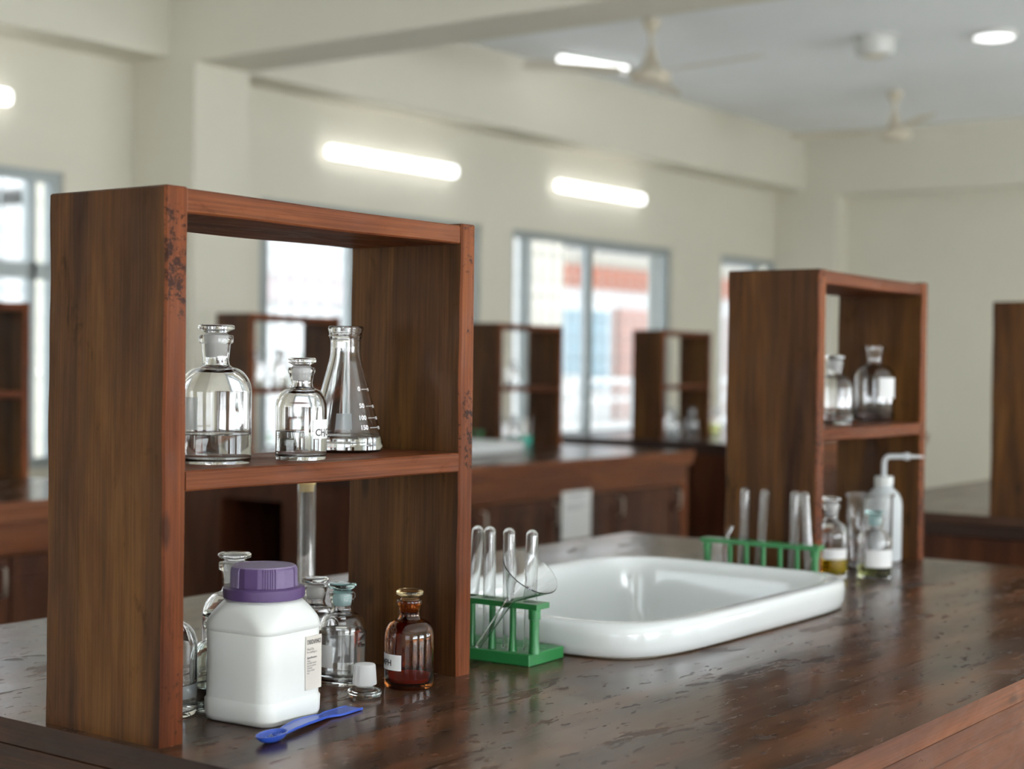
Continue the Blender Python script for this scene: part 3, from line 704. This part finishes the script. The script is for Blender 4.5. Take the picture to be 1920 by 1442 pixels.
fa = facing(x, y); curved_label(b_, .0289, fa-1.45, fa-.32, .0225, .0405, M_PAPER, lab='white label')
text_mesh('MPH', .0098, M_INK, 'lettering', b_, wrap(.0289, fa-1.44, .0275), .0002)
b = MB(); b.lathe([(0, .0049), (.0235, .0056), (.0266, .009), (.0266, .012), (.024, .011), (0, .010)], M_RUST, 40); b.build('residue', b_, .9)
# inverted loose stopper
t = thing('glass_stopper', 'loose ground-glass stopper standing upside down before the amber bottle', 'stopper', (.3085, .0125, 0))
b = MB(); b.lathe([(0, .0012), (.012, .0006), (.0175, .0003), (.0193, .0025), (.0197, .0048), (.0185, .0072), (.0155, .0086), (.0115, .0098), (.0098, .0112), (.0104, .0125), (.0134, .0135), (.0137, .0150), (.0122, .0345), (.0112, .0362), (.006, .0368), (0, .0368)],
              [M_GLASSG]*9+[M_FROST]*6, 56); b.build('body', t, .9)
# cork-stoppered glass cylinder farther back
t = thing('glass_cylinder', 'tall narrow glass cylinder with a cork standing behind the foreground rack', 'cylinder', (.575, .36, 0))
b = MB(); b.lathe([(0, .002), (.02, 0), (.026, .001), (.026, .006), (.014, .010), (.0128, .014), (.0128, .205), (.0112, .205), (.0112, .016), (0, .014)], M_HAZE, 40); b.build('body', t, .9)
b = MB(); b.lathe([(0, .195), (.0095, .195), (.0112, .2055), (.0122, .2057), (.0125, .215), (0, .215)], M_CORK, 32); b.build('cork', t)

# white jar with a purple cap
t = thing('plastic_jar', 'square white plastic jar with a purple screw cap and beige label', 'jar', (.1615, .0255, 0), math.radians(4.4))
def sq(a, h, rc):
    """polar radius of a rounded square, half side h, corner radius rc"""
    c, s = abs(math.cos(a)), abs(math.sin(a)); k = h/max(c, s); px, py = k*c, k*s
    if min(px, py) > h-rc:
        q = h-rc; bb = q*(c+s); disc = bb*bb-(2*q*q-rc*rc)
        return bb+math.sqrt(max(0, disc))
    return k
rings = []; n = 128
HB = .0478
def jring(z, h, rc, rcirc): return [((lambda rr: (rr*math.cos(a), rr*math.sin(a), z))((lambda p, q: -math.log(math.exp(-p*700)+math.exp(-q*700))/700 if rcirc else p)(sq(a, h, rc), rcirc))) for a in [2*PI*i/n for i in range(n)]]
for (z, h, rc, rcirc) in [(.0008, HB-.009, .010, None), (.0, HB-.006, .012, None), (.0022, HB-.002, .016, None), (.007, HB, .018, None), (.0225, HB+.0004, .018, None), (.0245, HB-.0008, .018, None), (.026, HB-.0010, .018, None), (.0600, HB-.0014, .018, None), (.0935, HB-.0008, .018, None), (.0945, HB-.0014, .018, None), (.0955, HB-.0004, .018, None), (.099, HB-.0004, .018, .0640), (.103, HB-.0006, .018, .0610), (.107, HB-.001, .018, .0575), (.111, HB-.0015, .018, .0540), (.115, HB-.002, .019, .0505), (.119, HB-.003, .02, .0468), (.1225, HB-.004, .02, .0432), (.1255, .0395, .0385, None), (.1262, .0365, .0360, None), (.135, .0345, .0340, None)]:
    rings.append(jring(z, h, rc, rcirc))
b = MB(); b.loft(rings, M_HDPE); b.build('body', t, 1.2)
# cap with facets and groups of ribs
def capf(a, z):
    if z < .1395: return 1
    d = (a+math.radians(20)) % (2*PI/5)-PI/5
    base = math.cos(PI/15)/math.cos(((a+.1) % (2*PI/15))-PI/15)
    if abs(d) < .22: return 1+.012*(1 if math.sin(a*84) > 0 else -1)
    return base*1.005
b = MB(); b.lathe([(.0345, .1268), (.0405, .1268), (.0422, .1275), (.0428, .133), (.0428, .1378), (.0418, .1388), (.0362, .1390), (.0355, .1396), (.0352, .1405), (.0349, .157), (.0338, .1600)], M_PURPLE, 420, rf=capf)
b.lathe([(.0338, .1600), (.0325, .1612), (.0285, .1614), (.028, .1609), (0, .1609)], M_PURPLE2, 96)
cap = b.build('cap', t, .5)
for (a0, a1) in ((-2.75, -2.60), (-2.50, -2.38), (-.95, -.82)):
    b = MB(); rr = []
    for i in range(7):
        a = a0+(a1-a0)*i/6; rr.append([(r_*math.cos(a), r_*math.sin(a), z_) for (r_, z_) in ((.0425, .1290), (.0434, .1292), (.0434, .1372), (.0425, .1375))])
    b.loft(rr, M_PURPLE); b.build('seal_tab', cap, .5)
# label on the right-hand face (local -y)
ly = -(HB-.0006)-.0004
b = MB(); b.box(.0125, .0385, ly-.0002, ly+.0008, .031, .0875, M_PAPER2); lb = b.build('label', t, 0); lb['label'] = 'beige label'
def flat(x0, z0, sx=1.): return lambda u, v: (x0+u*sx, ly-.0004, z0+v)
text_mesh('DBIID690423', .0066, M_INK, 'lettering', lb, flat(.0145, .0790, .62), .00008)
text_mesh('Na\u2082CO\u2083', .0032, M_INK, 'lettering', lb, flat(.0145, .0728), 0)
text_mesh('M = 105.99 g/mol', .0028, M_INK, 'lettering', lb, flat(.0145, .0696, .8), 0)
text_mesh('Specification', .0032, M_INK, 'lettering', lb, flat(.0145, .0638), .00005)
text_mesh('Assay\nInsoluble matter\nLoss on ignition\nChloride\nHeavy metals\nIron', .0026, M_INK, 'lettering', lb, flat(.0145, .0608, .9), 0)

# blue spoon
t = thing('plastic_spoon', 'blue plastic measuring spoon lying in front of the white jar', 'spoon', (.068, -.066, 0), math.atan2(.0415, .182))
pts = [(.030, .0055, .0052, .0018), (.040, .0060, .0060, .0022), (.06, .0078, .0068, .0024), (.085, .0096, .0070, .0026), (.105, .0096, .0062, .0026), (.124, .0078, .0050, .0024), (.132, .0068, .0042, .0024), (.138, .0078, .0038, .0024), (.145, .0110, .0036, .0024), (.152, .0116, .0034, .0024), (.178, .0116, .0032, .0024), (.1865, .0112, .0030, .0024)]
b = MB(); rings = []
for (x, w_, z, th) in pts:
    o_ = .006*math.sin((x-.03)/.157*PI)
    rings.append([(x, -w_+o_, z-th), (x, w_+o_, z-th), (x, w_+o_, z), (x, w_*.8+o_, z), (x, w_*.78+o_, z-.0006), (x, -w_*.78+o_, z-.0006), (x, -w_*.8+o_, z), (x, -w_+o_, z)])
b.loft(rings, M_BLUE); b.build('handle', t, .5)
b = MB(); rings = []; L_ = .0215; W_ = .0125
def sp(s, z, inset=0): return [((L_*s-inset)*math.cos(a)*(1 if math.cos(a) > 0 else 1.12)+.022, (W_*s-inset)*math.sin(a), z) for a in [2*PI*i/32 for i in range(32)]]
rings = [sp(.2, .0002), sp(.5, .0008), sp(.78, .0030), sp(.93, .0060), sp(1, .0085), sp(1, .0085, .0012), sp(.93, .0064, .0012), sp(.76, .0040, .0012), sp(.5, .0022), sp(.2, .0018)]
b.loft(rings, M_BLUE); b.build('bowl', t, 1.)
b = MB(); rnd = random.Random(5)
for i in range(46):
    a = rnd.uniform(0, 2*PI); q = math.sqrt(rnd.random())*.75; s_ = rnd.uniform(.0005, .0011)
    px, py = .024+L_*q*math.cos(a)*.8, W_*q*math.sin(a)*.8; pz_ = .0022+.004*q*q
    m4 = Matrix.Translation((px, py, pz_)) @ Matrix.Rotation(rnd.uniform(0, 3), 4, 'X') @ Matrix.Rotation(rnd.uniform(0, 3), 4, 'Z')
    b.box(-s_, s_, -s_*.6, s_*.6, -s_*.5, s_*.5, M_CRYST, 0, m4)
o = b.build('powder_residue', t, 0); o['kind'] = 'stuff'

# ---------------------------------------------------------------- test-tube racks
def tube_rack(label, loc, rz=0):
    """six-hole plastic rack; local y is its length, x its width"""
    t = thing('test_tube_rack', label, 'rack', loc, rz, 'green test tube racks'); L = .207; W = .082
    b = MB(); b.box(0, W, 0, L, 0, .0155, M_GREEN, .0012)
    b.build('base', t, .5)
    for i in range(6):
        b = MB(); b.lathe([(.0085, .0157), (.0085, .0163), (.0066, .0163), (.006, .0158), (0, .0157)], M_GREEN, 24, Matrix.Translation((.052, .0145+i*.0312, 0))); b.build('socket', t)
    b = MB(); n = 24
    for i in range(6):
        y0 = -.006 if i == 0 else .0145+(i-.5)*.0312; y1 = L+.006 if i == 5 else .0145+(i+.5)*.0312
        plate_hole(b, .006, .036, y0, y1, .0705, .0775, .0235, .0145+i*.0312, .0095, .0095, M_GREEN, 24, 2)
    b.build('top_plate', t, .5)
    for y0 in (.001, L-.006):
        b = MB(); b.lathe([(0, .0155), (.0075, .0155), (.0062, .03), (.0062, .058), (.0078, .0585), (.0078, .0704), (0, .0704)], M_GREEN, 28, Matrix.Translation((.0125, y0, 0))); b.build('post', t, .5)
    for i in range(1, 6):
        b = MB(); b.lathe([(0, .0155), (.0055, .0155), (.0042, .035), (.0042, .0704), (0, .0704)], M_GREEN, 24, Matrix.Translation((.0105, .0005+i*.0312+.0, 0))); b.build('peg', t, .5)
    return t
def test_tube(label, base, lean, group, r=.0080, L=.152, marks=False):
    """inverted tube: closed round end up. lean = (dx, dy) over its length"""
    t = thing('test_tube', label, 'test tube', base, 0, group)
    ax = Vector((lean[0], lean[1], L)).normalized(); q = ax.to_track_quat('Z', 'Y').to_matrix().to_4x4()
    prof = [(r+.0009, 0), (r+.0012, .0012), (r+.0002, .003), (r, .006), (r, L-r)]
    for k in range(1, 7): a = k/6*PI/2; prof.append((r*math.cos(a) if k < 6 else 0, L-r+r*math.sin(a)))
    w_ = .0011; ri = r-w_; inn = [(0, L-w_)]
    for k in range(5, 0, -1): a = k/6*PI/2; inn.append((ri*math.cos(a), L-r+ri*math.sin(a)))
    inn += [(ri, L-r), (ri, .006), (ri, 0)]
    b = MB(); b.lathe(prof+inn, M_HAZE, 32, q, closed=True); bd = b.build('glass', t, .9)
    if marks:
        fa = facing(base[0], base[1]); b = MB()
        d = MB(); curved_label(t, r, fa-.38, fa+.38, .040, .047, M_ENAMEL, 'printed_mark'); curved_label(t, r, fa-.5, fa+.5, .052, .0535, M_ENAMEL, 'printed_mark')
    return t
GX, GY = .5635, -.0325
tr = tube_rack('green plastic test tube rack at the near corner of the white sink', (GX, GY, 0), math.radians(3))
def on_rack(gx, gy, rz, u, v): return (gx+u*math.cos(rz)-v*math.sin(rz), gy+u*math.sin(rz)+v*math.cos(rz))
NT = 'inverted glass tubes in the near rack'
for (k, lean, lab, mk) in ((0, (.001, -.001), 'glass test tube at the sink-side end of the near green rack, behind the funnel rim', True),
                           (1, (.0, .002), 'glass test tube rising right behind the left rim of the funnel', False),
                           (2, (.001, .001), 'second glass test tube from the foreground rack, overlapping the first', False),
                           (3, (.002, -.012), 'leftmost glass test tube in the near green rack, against the rack panel', True)):
    bx_, by_ = on_rack(GX, GY, math.radians(3), .0235, .0145+k*.0312)
    test_tube(lab, (bx_, by_, .0166), lean, NT, marks=mk)
G2X, G2Y = 1.385, -.018
tube_rack('green test tube rack behind the right end of the sink', (G2X, G2Y, 0), math.radians(2))
NT2 = 'inverted glass tubes in the far rack'
for (k, lean, lab) in ((0, (.0, .013), 'rightmost leaning glass test tube in the far green rack'), (1, (0, -.003), 'glass test tube crossing the rightmost leaning one in the far green rack'),
                       (3, (0, -.010), 'glass test tube alone in the middle of the far green rack'), (4, (0, -.004), 'leftmost glass test tube in the far green rack')):
    bx_, by_ = on_rack(G2X, G2Y, math.radians(2), .0235, .0145+k*.0312)
    test_tube(lab, (bx_, by_, .0166), lean, NT2)
t = thing('glass_rod', 'short bent glass rod in the left end of the far green rack', 'rod', on_rack(G2X, G2Y, .035, .0235, .0145+5*.0312)+(.017,))
b = MB(); b.tube([(0, 0, 0), (.0, .004, .04), (.001, 0, .066), (.004, -.008, .083)], .0035, M_GLASS, 16); b.build('rod', t)

# glass funnel resting in the near rack
tip = Vector((.5650, .049, .0165)); view = (Vector((.58, 0, .06))-CAM).normalized()
imr = R2; imu = U2
ax = (imr*.575+imu*.818)*math.sin(math.radians(64))-view*math.cos(math.radians(64)); ax.normalize()
t = thing('glass_funnel', 'clear glass funnel leaning with its stem in the near green rack', 'funnel', tip)
q = ax.to_track_quat('Z', 'Y').to_matrix().to_4x4(); S1, S2 = .087, .133
b = MB(); b.lathe([(.0026, .001), (.0040, .0), (.0048, .05), (.0055, S1-.004), (.0075, S1+.001), (.0375, S2-.002), (.0388, S2), (.0380, S2+.001), (.0365, S2-.0012), (.0062, S1+.0015), (.0042, S1-.004), (.0034, .05)], M_GLASS, 64, q, closed=True)
b.build('body', t, .9)

# ---------------------------------------------------------------- things on the second rack
bottle('reagent_bottle', 'clear stoppered bottle half hidden by the panel, upper shelf of the second rack', 1.768, .125, SZ-.0002, .0335, **scaled(SML, 1.17, 1.1), liquid=.02)
x, y = 1.908, .106; b_ = bottle('reagent_bottle', 'clear open bottle with a white label, upper shelf of the second rack', x, y, SZ+.0005, .0385, **scaled(BIG, 1.1, 1.08), liquid=None, stopper=False)
fa = facing(x, y); curved_label(b_, .0385, fa+.22, fa+1.35, .048, .088, M_PAPER, lab='white label')
x, y = 1.600, .050; b_ = bottle('reagent_bottle', 'bottle of yellow liquid with a white label behind the sink corner', x, y, 0, .0296, **scaled(BIG, .97, .86), liquid=.034, lm=M_YEL)
fa = facing(x, y); curved_label(b_, .0296, fa-.4, fa+1.2, .035, .053, M_PAPER, lab='white label')
x, y = 1.648, -.013; b_ = bottle('reagent_bottle', 'bottle of pale green liquid with a teal stopper beside the second rack', x, y, 0, .0301, **scaled(SML, 1.07), liquid=.021, lm=M_PGREEN, sm=M_TEAL, fm=M_FROSTT)
fa = facing(x, y); curved_label(b_, .0301, fa-.55, fa+1.35, .021, .052, M_PAPER, lab='white label')
t = thing('glass_beaker', 'large glass beaker between the two coloured bottles and the wash bottle', 'beaker', (1.735, .037, 0))
b = MB(); b.lathe([(0, .0015), (.036, 0), (.041, .003), (.0425, .008), (.0425, .135), (.0455, .1405), (.0465, .142), (.0445, .142), (.0408, .135), (.0408, .009), (.037, .005), (0, .004)], M_GLASS, 56); b.build('glass', t, .9)
t = thing('wash_bottle', 'milky plastic wash bottle with a bent spout in the second rack', 'bottle', (1.895, .078, 0), 0)
b = MB(); b.lathe([(0, .002), (.030, 0), (.0345, .002), (.0355, .006), (.0355, .108), (.034, .120), (.029, .131), (.0215, .139), (.0175, .1425), (.0165, .145), (.0165, .1465), (0, .1465)], M_LDPE, 56); b.build('body', t, .9)
b = MB(); b.lathe([(0, .1468), (.0175, .1468), (.018, .1475), (.018, .163), (.017, .1645), (.008, .1655), (0, .1655)], M_HDPE, 56, rf=lambda a, z: 1+.012*math.sin(a*28)); b.build('cap', t, .5)
b = MB(); d = Vector((.594, -.804, 0)); P = [(0, 0, .165), (0, 0, .190)]
for k in range(1, 7): a = k/6*PI/2; P.append(tuple(d*(.010*(1-math.cos(a)))+Vector((0, 0, .190+.013*math.sin(a)))))
P += [tuple(d*.045+Vector((0, 0, .2035)))]; P2 = [tuple(d*.078+Vector((0, 0, .203)))]
b.tube(P, .0052, M_LDPE, 16); b.tube([P[-1], P2[0]], [.0042, .0022], M_LDPE, 16); b.tube([tuple(d*.040+Vector((0, 0, .2035))), tuple(d*.049+Vector((0, 0, .2035)))], .0075, M_LDPE, 16); b.build('spout', t, .6)

# ---------------------------------------------------------------- blurred things on the rear benches
RB = 'glassware on the rear benches'
bsmall = dict(zb=.058, zs=.082, zn=.0965, zl=.1025, rn=.0118, rl=.0150)
bottle('reagent_bottle', 'blurred clear bottle, left of the upper shelf in the rack seen through the foreground rack', 3.19, 3.13, SZ, .036, **BIG, liquid=.03, group=RB)
bottle('reagent_bottle', 'blurred clear bottle, right of the upper shelf in the rack seen through the foreground rack', 3.33, 3.14, SZ, .034, **BIG, liquid=.05, group=RB)
bottle('reagent_bottle', 'blurred clear bottle, left of the upper shelf in the rack before the double window', 4.55, 3.04, SZ, .036, **BIG, liquid=.05, group=RB)
bottle('reagent_bottle', 'blurred small clear bottle, right of the upper shelf in the rack before the double window', 4.70, 3.05, SZ, .030, **bsmall, liquid=.03, group=RB)
t = thing('glass_beaker', 'blurred beaker of teal green liquid on the middle rear bench', 'beaker', (4.66, 2.99, 0))
b = MB(); b.lathe([(0, .0015), (.060, 0), (.066, .004), (.067, .01), (.067, .125), (.070, .13), (.0675, .13), (.0645, .125), (.0645, .01), (0, .005)], M_GLASS, 40); b.build('glass', t, .9)
b = MB(); b.lathe([(0, .0049), (.0643, .0099), (.0647, .012), (.0647, .055), (0, .055)], M_TEALL, 40); b.build('liquid', t, .9)
bottle('reagent_bottle', 'blurred clear bottle left of the teal beaker on the rear bench', 4.54, 2.93, 0, .036, **BIG, liquid=.04, group=RB)
r_ = tube_rack('blurred green test tube rack by the middle rear sink', (4.42, 3.02, 0), 0); r_['group'] = 'green test tube racks'
for (k, (x, y, lab)) in enumerate(((5.87, 3.00, 'blurred white-looking bottle, leftmost under the smallest rack'), (5.99, 2.98, 'blurred clear bottle second from the left under the smallest rack'), (6.09, 3.05, 'blurred clear bottle behind the others, third under the smallest rack'), (6.20, 2.99, 'blurred clear bottle at the right under the smallest rack'))):
    bottle('reagent_bottle', lab, x, y, 0, .034, **BIG, liquid=.03+.02*(k % 3), gm=M_HAZE, group=RB)
bottle('reagent_bottle', 'blurred bottle of green-yellow liquid right of the smallest rack', 6.50, 3.03, 0, .033, **BIG, liquid=.055, lm=M_PGREEN, group=RB)
# paper notice on the middle bench
t = thing('paper_notice', 'white paper notice stuck on the doors of the middle rear bench', 'notice', (4.055, 2.330, -.315))
b = MB(); b.box(0, .205, -.0008, .0006, 0, .19, M_PAPER); b.build('sheet', t, 0)
b = MB()
for i, (a, c, z) in enumerate(((.03, .17, .172), (.05, .15, .160), (.03, .17, .13), (.03, .14, .118))): b.box(a, c, -.0012, -.0009, z, z+.004, mat('grey_print', (.3, .3, .33), .7))
b.build('print', t, 0)
